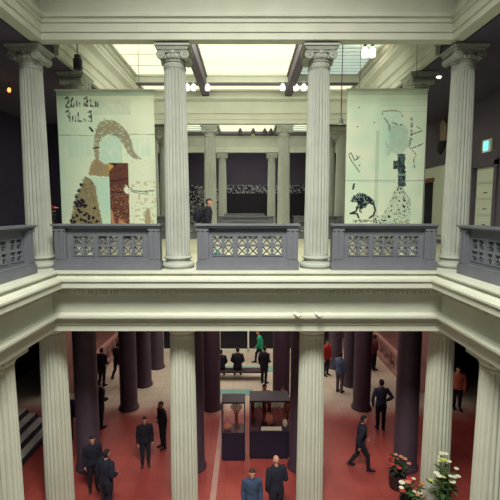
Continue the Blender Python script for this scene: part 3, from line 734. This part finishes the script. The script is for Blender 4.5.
# ------------------------------------------------------------------ people
def limb(b, pts, rad, n=12):
    b.tube(pts, rad, n)
    for p, r in zip(pts, rad): b.ball(p, r*.99, n=n, m=7)
def make_body(pose):
    """returns cached meshes (body, jacket, trousers, shoes, hair) of a figure facing -y"""
    J = {k: Vector(v) for k, v in pose.items() if isinstance(v, tuple)}
    dz = pose.get('drop', 0.0)          # how far the hips are lowered (sitting)
    lean = pose.get('lean', 0.0)        # forward lean of the trunk in metres at the shoulders
    coat = pose.get('coat', .84)        # height where the jacket ends
    bulk = pose.get('bulk', .02)
    b = MB()
    def tr(z): return (-lean*max(0, (z-.9)/.55))
    rings = [(.82,.11,.085),(.86,.155,.105),(.92,.168,.115),(1.0,.155,.108),(1.08,.148,.104),(1.18,.162,.115),(1.28,.178,.122),(1.36,.182,.115),(1.42,.165,.095),(1.46,.11,.075),(1.49,.065,.06)]
    vs_ = []; fs = []; n = 20
    for z, rx, ry in rings:
        for i in range(n):
            a = 2*PI*i/n; ca, sa = math.cos(a), math.sin(a)
            vs_.append((rx*math.copysign(abs(ca)**.85, ca), tr(z)+ry*math.copysign(abs(sa)**.9, sa), z-dz))
    for j in range(len(rings)-1):
        for i in range(n): fs.append((j*n+i, j*n+(i+1)%n, (j+1)*n+(i+1)%n, (j+1)*n+i))
    fs.append(tuple(reversed(range(n)))); fs.append(tuple((len(rings)-1)*n+i for i in range(n)))
    b.add(vs_, fs)
    S = -lean
    hx, hy, hz = 0, S-.03-lean*.25, 1.635-dz
    b.tube([(0, S, 1.44-dz), (hx, hy+.015, 1.60-dz)], [.058, .052], 14)
    rot = Matrix.Rotation(pose.get('turn', 0.0), 3, 'Z') @ Matrix.Rotation(pose.get('nod', 0.0), 3, 'X')
    Hc = Vector((hx, hy, hz))
    def hp(p): return tuple(rot @ Vector(p) + Hc)
    b.ball(hp((0,.01,.025)), .077, .096, .098, 20, 14, rot)      # skull
    b.ball(hp((0,-.022,-.04)), .058, .066, .075, 16, 10, rot)    # face and jaw
    b.tube([hp((0,-.088,.018)), hp((0,-.108,-.018)), hp((0,-.09,-.028))], [.010,.016,.012], 8)   # nose
    b.tube([hp((-.028,-.076,-.055)), hp((0,-.088,-.055)), hp((.028,-.076,-.055))], [.008,.011,.008], 8)  # lips
    b.ball(hp((0,-.072,-.092)), .022, .02, .018, 10, 6, rot)     # chin
    b.tube([hp((-.05,-.078,.035)), hp((0,-.09,.032)), hp((.05,-.078,.035))], [.009,.010,.009], 8) # brow
    for s_ in (-1, 1): b.ball(hp((s_*.08,.012,-.008)), .012, .022, .034, 10, 8, rot)
    segs = [('head', Vector((hx,hy,hz-.06)), Vector((hx,hy,hz+.06)), .02), ('neck', Vector((0,S,1.49-dz)), Vector((hx,hy,1.55-dz)), 0),
            ('torso', Vector((-.08,tr(.98),.98-dz)), Vector((-.08,tr(1.40),1.40-dz)), .07), ('torso', Vector((.08,tr(.98),.98-dz)), Vector((.08,tr(1.40),1.40-dz)), .07),
            ('pelvis', Vector((-.07,0,.88-dz)), Vector((.07,0,.88-dz)), .06)]
    for sd, s_ in (('l',-1),('r',1)):
        sh = Vector((s_*.185, S, 1.40-dz)); el = J.get('el_'+sd, Vector((s_*.235, S+.02, 1.12-dz))); wr = J.get('wr_'+sd, Vector((s_*.235, S-.05, .87-dz)))
        limb(b, [tuple(sh), tuple(sh.lerp(el,.5)), tuple(el), tuple(el.lerp(wr,.4)), tuple(wr)], [.062,.052,.042,.041,.029])
        d_ = (wr-el).normalized(); side = Vector((0,-1,0)) if abs(d_.y) < .8 else Vector((0,0,1))
        side = (side - d_*side.dot(d_)).normalized(); nrm = d_.cross(side).normalized()
        if nrm.x*s_ > 0: nrm = -nrm                       # palm faces the body
        pc_ = wr + d_*.05
        b.tube([tuple(wr), tuple(wr+d_*.03), tuple(wr+d_*.085)], [.026,.034,.036], 12, .55)
        b.ball(tuple(pc_), .034, .034, .034, 10, 8)
        for k, (off, L_) in enumerate(((-.030,.062),(-.010,.074),(.010,.078),(.030,.070))):
            root = wr + d_*.075 + side*off; mid = root + d_*L_*.55 + nrm*.010; tip = root + d_*L_*.9 + nrm*.034
            limb(b, [tuple(root), tuple(mid), tuple(tip)], [.0105,.0098,.0088], 8)
        root = wr + d_*.025 + side*.028; mid = root + d_*.035 + side*.026 + nrm*.008; tip = mid + d_*.032 + nrm*.014
        limb(b, [tuple(root), tuple(mid), tuple(tip)], [.014,.012,.010], 8)
        segs += [('arm', sh, el, .045), ('arm', el, wr-d_*.02, .035), ('hand', wr+d_*.01, wr+d_*.16, .02)]
        hip = Vector((s_*.09, 0, .88-dz)); kn = J.get('kn_'+sd, Vector((s_*.10,-.01,.49))); an = J.get('an_'+sd, Vector((s_*.10,.02,.085)))
        limb(b, [tuple(hip), tuple(hip.lerp(kn,.5)), tuple(kn), tuple(kn.lerp(an,.35)), tuple(an)], [.095,.080,.057,.056,.038])
        fd = Vector((math.sin(pose.get('toe_'+sd, 0)*0+s_*.12), -1, 0)).normalized()
        heel = an + Vector((0,.03,-.045)); ball_ = an + fd*.13 + Vector((0,0,-.055)); toe = an + fd*.19 + Vector((0,0,-.06))
        lift = pose.get('heel_'+sd, 0.0)
        heel.z += lift; 
        limb(b, [tuple(heel), tuple(an.lerp(ball_,.5)+Vector((0,0,-.01))), tuple(ball_), tuple(toe)], [.037,.038,.030,.022])
        segs += [('leg', hip, kn, .07), ('leg', kn, an, .05), ('foot', heel, toe, .03)]
    me = bpy.data.meshes.new('raw'); me.from_pydata(b.v, [], b.f)
    bm_ = bmesh.new(); bm_.from_mesh(me); bmesh.ops.recalc_face_normals(bm_, faces=bm_.faces); bm_.to_mesh(me); bm_.free()
    tmp = bpy.data.objects.new('raw', me); C.objects.link(tmp)
    r_ = tmp.modifiers.new('r', 'REMESH'); r_.mode = 'VOXEL'; r_.voxel_size = .0105
    s2 = tmp.modifiers.new('s', 'SMOOTH'); s2.factor = .5; s2.iterations = 3
    dg = bpy.context.evaluated_depsgraph_get(); ev = tmp.evaluated_get(dg)
    body = bpy.data.meshes.new_from_object(ev); bpy.data.objects.remove(tmp); bpy.data.meshes.remove(me)
    body.name = 'person_body'; body.polygons.foreach_set('use_smooth', [True]*len(body.polygons))
    body.materials.clear(); body.materials.append(M['skin'])
    inv = rot.inverted()
    lab = []
    for v in body.vertices:
        p = v.co; best = 9; L_ = None
        for nm, a, c, r in segs:
            ab = c-a; t_ = max(0, min(1, (p-a).dot(ab)/ab.length_squared)); d_ = (p-(a+ab*t_)).length - r
            if d_ < best: best = d_; L_ = nm
        lab.append(L_)
    def shell(pred, off, nm):
        keep = [f for f in body.polygons if all(pred(i) for i in f.vertices)]
        ids = {}; vs2 = []; fs2 = []; cnt = {}
        for f in keep:
            for i in f.vertices:
                if i not in ids: ids[i] = len(vs2); v = body.vertices[i]; vs2.append(v.co + v.normal*off(v.co))
            fs2.append([ids[i] for i in f.vertices])
            vv = list(f.vertices)
            for k in range(len(vv)):
                e = (vv[k], vv[(k+1) % len(vv)]); cnt[e] = cnt.get(e, 0)+1
        inner = {}
        for (a, c) in list(cnt):
            if (c, a) not in cnt:
                for i in (a, c):
                    if i not in inner: inner[i] = len(vs2); v = body.vertices[i]; vs2.append(v.co - v.normal*.002)
                fs2.append([ids[c], ids[a], inner[a], inner[c]])
        m2 = bpy.data.meshes.new(nm); m2.from_pydata([tuple(p) for p in vs2], [], fs2)
        m2.polygons.foreach_set('use_smooth', [True]*len(m2.polygons)); m2.materials.append(M['cloth_black']); return m2
    V = body.vertices; cz = coat-dz
    sit = dz > .1
    def isj(i):
        l = lab[i]; z = V[i].co.z
        if l in ('torso','arm'): return True
        if l == 'neck': return z < 1.50-dz
        if l in ('pelvis','leg'): return z > cz and (not sit or V[i].co.y > -.12)
        return False
    jk = shell(isj, lambda p: bulk + .003*math.sin(p.z*31+p.x*22+p.y*15), 'jacket')
    trs = shell(lambda i: lab[i] in ('pelvis','leg'), lambda p: .014 + .004*math.sin(p.z*30+p.x*20), 'trousers')
    sho = shell(lambda i: lab[i] == 'foot' or (lab[i] == 'leg' and V[i].co.z < .09), lambda p: .010, 'shoes')
    def ish(i):
        if lab[i] not in ('head','neck'): return False
        q = inv @ (V[i].co - Hc)
        return q.z > .062 - .25*max(0, -q.y-.02)*0 and q.y > -.085 or (q.y > .0 and q.z > -.075 and not (abs(q.x) > .072 and q.y < .04 and q.z < .03)) 
    hr = shell(ish, lambda p: .012, 'hair')
    eyes = MB()
    for s_ in (-1, 1): eyes.ball(hp((s_*.029, -.082, .012)), .011, .009, .008, 8, 6)
    em = eyes.mesh('eyes', M['hair_dark'], True)
    return dict(body=body, jacket=jk, trousers=trs, shoes=sho, hair=hr, eyes=em)

POSES = {
 'stand': dict(lean=.02, bulk=.024),
 'coat': dict(lean=.02, coat=.62, bulk=.030, el_l=(-.25,.03,1.13), wr_l=(-.20,-.17,1.05), el_r=(.25,.03,1.13), wr_r=(.24,-.02,.89)),
 'walk': dict(lean=.05, bulk=.022, kn_l=(-.10,-.20,.50), an_l=(-.10,-.24,.09), kn_r=(.10,.06,.47), an_r=(.10,.32,.15), heel_r=.05,
              el_l=(-.24,.10,1.13), wr_l=(-.24,.10,.88), el_r=(.24,-.08,1.13), wr_r=(.23,-.24,.93)),
 'folded': dict(lean=.03, bulk=.022, el_l=(-.26,-.0,1.12), wr_l=(-.04,-.19,1.13), el_r=(.26,.0,1.12), wr_r=(.05,-.21,1.06)),
 'hips': dict(lean=.0, bulk=.014, el_l=(-.36,.05,1.16), wr_l=(-.22,-.07,.99), el_r=(.30,.05,1.13), wr_r=(.27,.0,.86)),
 'sit': dict(drop=.31, lean=.10, coat=.80, bulk=.035, kn_l=(-.13,-.42,.50), an_l=(-.13,-.40,.085), kn_r=(.13,-.42,.50), an_r=(.15,-.36,.085),
             el_l=(-.27,-.10,.84), wr_l=(-.12,-.34,.63), el_r=(.27,-.10,.84), wr_r=(.12,-.36,.63)),
 'look': dict(lean=.03, coat=.70, bulk=.03, turn=-.15, nod=.1),
}
CACHE = {}
def person(pose, loc, rz, height, jacket, trousers, label, hair='hair_dark', group=None):
    if pose not in CACHE: CACHE[pose] = make_body(POSES[pose])
    ms = CACHE[pose]
    def o_(nm, me, mt, parent=None):
        o = bpy.data.objects.new(nm, me); C.objects.link(o)
        if parent: o.parent = parent
        o.material_slots[0].link = 'OBJECT'; o.material_slots[0].material = M[mt]
        return o
    p = o_('person', ms['body'], 'skin'); p.location = loc; p.rotation_euler = (0,0,rz); s_ = height/1.755; p.scale = (s_,s_,s_)
    o_('jacket', ms['jacket'], jacket, p); o_('trousers', ms['trousers'], trousers, p); o_('shoes', ms['shoes'], 'hair_dark', p)
    if hair: o_('hair', ms['hair'], hair, p)
    o_('eyes', ms['eyes'], 'hair_dark', p)
    return tag(p, label, 'person', group)
BACK = PI
person('look', (-1.30, 13.4, 0), PI/2, 1.76, 'cloth_black', 'cloth_black', 'person in a dark coat standing on the upper gallery behind the central railing')
t = thing('backpack', 'dark backpack worn by the person on the upper gallery', 'backpack', (-1.60, 13.4, .98))
MB().ball((0,0,.24), .13,.15,.25, 14, 10).build('bag_body', M['cloth_navy'], t, True)
MB().ball((-.10,0,.16), .06,.11,.13, 12, 8).build('front_pocket', M['cloth_black'], t, True)
for s_ in (-1, 1): MB().tube([(.06,s_*.10,.10),(.14,s_*.14,.2),(.20,s_*.14,.40),(.14,s_*.12,.47),(.06,s_*.10,.44)], .014, 6).build('strap', M['cloth_black'], t)
person('walk', (3.45, 11.8, LZ), PI*.5, 1.72, 'cloth_navy', 'cloth_black', 'person in dark clothes striding over the red floor, right of centre')
person('hips', (4.82, 14.1, LZ), BACK, 1.85, 'cloth_blue', 'cloth_navy', 'broad person in a blue shirt seen from behind, right of the walker')
person('stand', (4.02, 17.1, LZ), PI*.75, 1.78, 'cloth_steel', 'cloth_grey', 'person in a steel blue jacket and grey trousers beside the far right columns')
person('stand', (3.78, 18.9, LZ), PI*.2, 1.75, 'cloth_red', 'cloth_black', 'person in a bright red top beside the right inner cream column')
person('folded', (6.25, 19.6, LZ), PI*.6, 1.75, 'cloth_maroon', 'cloth_black', 'person in a maroon top standing at the far right ramp rail')
person('coat', (5.75, 19.3, LZ), BACK, 1.72, 'cloth_black', 'cloth_black', 'dark-clothed person beside the maroon-topped person at the right ramp')
person('stand', (-3.15, 12.0, LZ), .3, 1.60, 'cloth_black', 'cloth_navy', 'nearer of two dark-clothed people on the floor left of the left inner column')
person('folded', (-2.80, 12.95, LZ), -.9, 1.62, 'cloth_black', 'cloth_black', 'farther of two dark-clothed people, half beside the left inner column', 'hair_brown')
person('coat', (-6.50, 17.7, LZ), BACK*.9, 1.75, 'cloth_black', 'cloth_black', 'person in a dark coat at the left ramp rail, leftmost there')
person('walk', (-6.05, 18.5, LZ), PI*.9, 1.72, 'cloth_black', 'cloth_black', 'dark-clothed person walking beside the left aisle columns at the ramp')
person('coat', (-5.35, 14.2, LZ), PI*.8, 1.80, 'cloth_black', 'cloth_black', 'person in a dark coat half hidden by the big plum column on the left')
person('stand', (-6.15, 13.4, LZ), .2, 1.72, 'cloth_navy', 'cloth_black', 'person in navy left of the big plum column on the left')
person('coat', (-3.68, 10.05, LZ), PI*.85, 1.70, 'cloth_navy', 'cloth_navy', 'navy-clothed person at the lower left, nearest the picture bottom')
person('stand', (-4.35, 10.9, LZ), .5, 1.62, 'cloth_navy', 'cloth_black', 'shorter person in navy between the outer left cream and plum columns')
person('stand', (.12, 9.45, LZ), .1, 1.62, 'cloth_blue', 'cloth_navy', 'shorter of two people at the bottom centre, in a slate blue jacket', 'hair_brown')
person('coat', (.75, 9.75, LZ), BACK*1.1, 1.72, 'cloth_navy', 'cloth_black', 'taller bald person at the bottom centre in a navy coat', None)
person('coat', (.78, 18.0, LZ), PI*.8, 1.72, 'cloth_black', 'cloth_black', 'person in black standing at the right end of the bench')
person('walk', (.68, 20.4, LZ), -PI*.5, 1.74, 'cloth_green', 'cloth_black', 'person in a bright green jacket by the dark far windows')
person('sit', (-1.22, 18.55, LZ), BACK, 1.62, 'cloth_black', 'cloth_black', 'dark-clothed person seated on the left end of the bench', group='people on the bench')
person('sit', (-.44, 18.55, LZ), BACK, 1.74, 'cloth_black', 'cloth_black', 'broad dark-clothed person seated in the middle of the bench', group='people on the bench')
person('stand', (8.35, 15.6, LZ), -.4, 1.76, 'cloth_salmon', 'cloth_navy', 'person in a glowing salmon top in the dark aisle at the far right')
person('stand', (.62, 14.2, LZ), .4, 1.66, 'cloth_maroon', 'cloth_black', 'person in maroon standing behind the larger display case')
person('folded', (1.30, 13.9, LZ), -.5, 1.70, 'cloth_salmon', 'cloth_black', 'person in salmon at the right behind the larger display case', 'hair_brown')

# ------------------------------------------------------------------ lower hall furniture
t = thing('bench', 'long dark bench facing the far windows', 'bench', (-.62, 18.55, LZ))
MB().box(-1.05, 1.45, -.24, .24, .37, .42).build('seat', M['terra_bench'], t)
MB().box(-1.0, 1.4, -.18, .18, .32, .37).build('seat_rail', M['terra_bench'], t)
for x in (-.95, 1.35):
    for y in (-.19, .19): MB().box(x-.04, x+.04, y-.04, y+.04, 0, .32).build('leg', M['terra_bench'], t)
for y0, y1, x0, x1, lb in ((16.75,17.35,-1.55,.25,'teal runner on the floor in front of the bench'),(19.3,20.0,-1.6,1.6,'teal runner on the floor behind the bench')):
    tag(MB().box(x0, x1, y0, y1, LZ, LZ+.012).build('floor_runner', M['teal']), lb, 'runner')
tag(MB().box(-1.02, -.86, 10.2, 16.6, LZ, LZ+.004).build('floor_strip', M['pinkstone']), 'narrow pale strip running back through the red floor', 'floor strip')  # pale strip laid over the red floor

def display_case(x0, x1, y0, y1, label, base_h=.94, top=1.92):
    t = thing('display_case', label, 'display case', ((x0+x1)/2, (y0+y1)/2, LZ), 0, 'display cases in the lower hall')
    w, d_ = (x1-x0)/2, (y1-y0)/2
    bo = MB().box(-w, w, -d_, d_, .08, base_h).box(-w+.03, w-.03, -d_+.03, d_-.03, 0, .08).build('base', M['case'], t)
    MB().box(-w+.04, w-.04, -d_-.006, -d_, .14, base_h-.06).build('front_panel', M['case'], bo)
    fr_ = MB()
    for sx in (-1, 1):
        for sy in (-1, 1):
            a, b_ = sorted((sx*w, sx*(w-.03))); c_, e = sorted((sy*d_, sy*(d_-.03))); fr_.box(a, b_, c_, e, base_h, top)
    fr_.box(-w, w, -d_, d_, top-.02, top+.03)
    fr_.build('frame', M['case'], t)
    g = bpy.data.materials.get('case_glass')
    if not g:
        g = bpy.data.materials.new('case_glass'); g.use_nodes = True; nt = g.node_tree
        tr_ = nt.nodes.new('ShaderNodeBsdfTransparent'); gl = nt.nodes.new('ShaderNodeBsdfGlossy'); gl.inputs['Roughness'].default_value = .03
        mx = nt.nodes.new('ShaderNodeMixShader'); mx.inputs[0].default_value = .07
        nt.links.new(tr_.outputs[0], mx.inputs[1]); nt.links.new(gl.outputs[0], mx.inputs[2])
        nt.links.new(mx.outputs[0], nt.nodes['Material Output'].inputs['Surface'])
    for sy, nm in ((-1,'front'),(1,'back')):
        y = sy*(d_-.012); MB().box(-w+.03, w-.03, y-.003, y+.003, base_h+.001, top-.021).build('glass_pane', g, t)
    for sx in (-1, 1):
        x = sx*(w-.012); MB().box(x-.003, x+.003, -d_+.03, d_-.03, base_h+.001, top-.021).build('glass_pane', g, t)
    return t
display_case(-.80, -.06, 12.2, 12.8, 'narrow dark display case, left of the two at the bottom centre')
display_case(.08, 1.34, 12.3, 13.0, 'wide dark display case, right of the two at the bottom centre')
def lump(loc, label, mt, sx, sy, sz, seed, cat='exhibit', nm='carved_stone', peaks=3):
    random.seed(seed); b = MB()
    me_pts = []
    b.ball((0,0,sz), sx, sy, sz, 22, 14)
    vv = []
    for (x, y, z) in b.v:
        k = 1 + .22*math.sin(x*14+seed) * math.cos(z*11+seed*2) + .12*math.sin(y*19+z*7)
        vv.append((x*k, y*k, max(0, z*(1+.12*math.sin(x*17+seed)))))
    b.v = vv
    o = b.build(nm, M[mt], None, True, loc); return tag(o, label, cat)
zc = LZ+.942
lump((-.60, 12.42, zc), 'rounded salmon exhibit on the floor of the narrow display case', 'salmon', .12, .10, .09, 3)
t = thing('mask_bust', 'salmon carved head on a dark stand, upper exhibit of the narrow display case', 'exhibit', (-.34, 12.60, zc))
MB().lathe([(.12,0),(.12,.03),(.06,.05),(.05,.42),(.09,.45)], 16).build('stand', M['black'], t, True)
b = MB().ball((0,0,.66), .15,.13,.19,18,12).ball((0,-.10,.60), .07,.07,.08,12,8).tube([(0,-.12,.72),(0,-.17,.64),(0,-.13,.62)], [.02,.03,.02], 8)
for s_ in (-1, 1): b.ball((s_*.16,0,.66), .035,.05,.07,10,8)
b.build('carved_head', M['salmon'], t, True)
tag(MB().box(.12, 1.30, 12.90, 12.93, zc, zc+.82).build('backing_board', M['rust']), 'rust red backing board inside the wide display case', 'board')
t = thing('draped_figure', 'dark draped standing figure at the left in the wide display case', 'exhibit', (.34, 12.68, zc))
MB().lathe([(.20,0),(.17,.25),(.12,.45),(.15,.58),(.13,.66),(.05,.70),(.05,.73)], 20).build('robe', M['black'], t, True)
MB().ball((0,0,.80), .065,.075,.09,14,10).build('head', M['cloth_maroon'], t, True)
lump((.72, 12.66, zc), 'salmon carved stone in the middle of the wide display case', 'salmon', .13, .10, .20, 8)
lump((1.22, 12.56, zc), 'pale cream carved stone at the right in the wide display case', 'cream_paper', .075, .10, .15, 11)
lump((.98, 12.70, zc+.0), 'tall dark carved stone behind the pale ones in the wide display case', 'cloth_maroon', .10, .09, .33, 14)
tag(MB().prism([(12.34,zc+.0),(12.34,zc+.02),(12.44,zc+.08),(12.44,zc)], 'x', .45, 1.1).build('label_card', M['cream_paper']), 'slanted cream label card at the front of the wide display case', 'card')

# ramps with rails in the rear aisles
for sx, sd in ((-1,'left'),(1,'right')):
    t = thing('ramp_rail', 'pink marble rail with balusters along the %s ramp at the back' % sd, 'railing', (sx*7.15, 20.4, LZ), 0, 'pink rails of the rear ramps')
    MB().box(-.12, .12, -3.4, 3.9, 0, .25).build('kerb', M['pinkstone'], t)
    MB().box(-.10, .10, -3.4, 3.9, 1.0, 1.12).build('handrail', M['pinkstone'], t)
    for k in range(9):
        y = -3.1 + k*.83; MB().lathe([(.06,.25),(.06,.3),(.04,.36),(.07,.6),(.04,.85),(.06,.95),(.06,1.0)], 12, 0, y).build('baluster', M['pinkstone'], t, True)
    a, b_ = sorted((sx*8.6, sx*8.7)); struct(MB().box(a, b_, 16.8, 24.5, LZ, -1.47).build('wall_ramp_'+sd, M['pinkwall']))
    a, b_ = sorted((sx*7.3, sx*8.6)); m = MB(); m.prism([(17.0,LZ),(24.3,LZ),(24.3,LZ+.7)], 'x', a, b_); struct(m.build('floor_ramp_'+sd, M['pinkwall']))

# marble steps at the left aisle
t = thing('marble_steps', 'white marble steps with dark risers at the lower left', 'steps', (-6.95, 12.6, LZ))
for k in range(4):
    MB().box(-.34*(k+1), -.34*k-.10, -1.9, 1.7, .17*k+.12, .17*(k+1)).build('tread', M['marble'], t)
    MB().box(-.34*(k+1), -.34*k+.0, -1.9, 1.7, .17*k, .17*k+.12).build('riser', M['stepdark'], t)

# ------------------------------------------------------------------ plants and flowers
def leaf_mesh(b, base, d_, L_, w_, droop):
    d_ = Vector(d_).normalized(); s_ = d_.cross(Vector((0,0,1)))
    s_ = s_.normalized() if s_.length > .01 else Vector((1,0,0))
    pts = []; base = Vector(base)
    for k in range(6):
        t_ = k/5; c_ = base + d_*L_*t_ + Vector((0,0,-droop*t_*t_)); w2 = w_*math.sin(PI*min(.98, t_*.9+.08))
        pts += [tuple(c_-s_*w2), tuple(c_+Vector((0,0,-w2*.3))), tuple(c_+s_*w2)]
    fs = []
    for k in range(5):
        fs += [(3*k,3*k+1,3*k+4,3*k+3), (3*k+1,3*k+2,3*k+5,3*k+4)]
    n = len(pts); up = [(x, y, z+.004) for x, y, z in pts]
    b.add(pts+up, fs + [tuple(i+n for i in reversed(f)) for f in fs] + [(0,2+0,2+n,0+n)][:0])
def arrangement(loc, label, h, rad, mats, nb, seed, leafm='leaf2', potr=.22, poth=.4, cat='flowers', nm='flower_arrangement', nl=70):
    random.seed(seed); t = thing(nm, label, cat, loc)
    MB().lathe([(potr*.75,0),(potr,.05),(potr*1.05,poth*.9),(potr*1.12,poth),(potr*.95,poth),(potr*.9,poth-.03)], 20).build('pot', M['pot'], t, True)
    st_ = MB(); tips = []
    for k in range(max(5, nb)):
        a = random.uniform(0, 2*PI); r = rad*math.sqrt(random.random()); z = poth + (h-poth)*random.uniform(.35, 1)*(1-.35*(r/rad)**2)
        tip = (r*math.cos(a), r*math.sin(a), z); st_.tube([(potr*.4*math.cos(a),potr*.4*math.sin(a),poth-.02),(r*.6*math.cos(a),r*.6*math.sin(a),poth+(z-poth)*.6),tip], .008, 5); tips.append(tip)
    st_.build('stems', M[leafm], t)
    lf = MB()
    for k in range(nl):
        a = random.uniform(0, 2*PI); q = random.choice(tips); f_ = random.uniform(.25, .95)
        b0 = (q[0]*f_, q[1]*f_, poth + (q[2]-poth)*f_); leaf_mesh(lf, b0, (math.cos(a), math.sin(a), random.uniform(-.1,.8)), random.uniform(.14,.26), random.uniform(.025,.05), .07)
    fo = lf.build('foliage', M[leafm], t); fo['kind'] = 'stuff'
    for k in range(nb):
        q = tips[k]; bl = MB(); R = random.uniform(.045, .075)
        for i in range(7):
            a = 2*PI*i/7; bl.ball((q[0]+R*.7*math.cos(a), q[1]+R*.7*math.sin(a), q[2]+.01), R*.5, R*.5, R*.22, 8, 5)
        bl.ball((q[0], q[1], q[2]+.02), R*.4, R*.4, R*.3, 8, 5)
        bl.build('blossom', M[mats[k % len(mats)]], t, True)
    return t
arrangement((4.95, 9.62, LZ), 'tall arrangement with white and yellow-green blossoms at the foot of the outer right column', 2.0, .32, ['blossom_white','blossom_yellow','blossom_white'], 22, 21)
arrangement((4.22, 9.95, LZ), 'low arrangement with white and red blossoms left of the outer right column', 1.15, .34, ['blossom_white','blossom_red','blossom_peach'], 16, 22)
arrangement((4.30, 11.0, LZ), 'low arrangement with peach and red blossoms, leftmost at the lower right', 1.05, .30, ['blossom_peach','blossom_red'], 12, 23, 'leaf')
arrangement((-5.15, 10.75, 0), 'dark leafy plant with red blooms behind the left end of the left railing', 1.75, .20, ['blossom_red','blossom_red','blossom_peach'], 9, 24, 'leaf', .15, .3, 'plant', 'potted_plant', 46)
t = thing('carrier_bag', 'small teal bag on the gallery floor seen through the central railing', 'bag', (-.86, 10.75, 0))
MB().prism([(-.13,0),(.13,0),(.15,.28),(-.15,.28)], 'y', -.05, .05).build('bag_body', M['teal_bag'], t)
for y in (-.04, .04): MB().tube([(-.06,y,.27),(-.04,y,.37),(.04,y,.37),(.06,y,.27)], .007, 6).build('handle', M['teal_bag'], t)
# small sign stand on the red floor
t = thing('sign_stand', 'slim pale sign stand on the red floor right of the right inner column', 'sign stand', (2.35, 13.2, LZ))
MB().lathe([(.16,0),(.16,.02),(.03,.04)], 18).build('foot', M['darkmetal'], t, True)
MB().tube([(0,0,.03),(0,0,.95)], .018, 8).build('pole', M['darkmetal'], t)
MB().box(-.11,.11,-.02,.0,.95,1.35).build('sign_board', M['cloth_steel'], t)
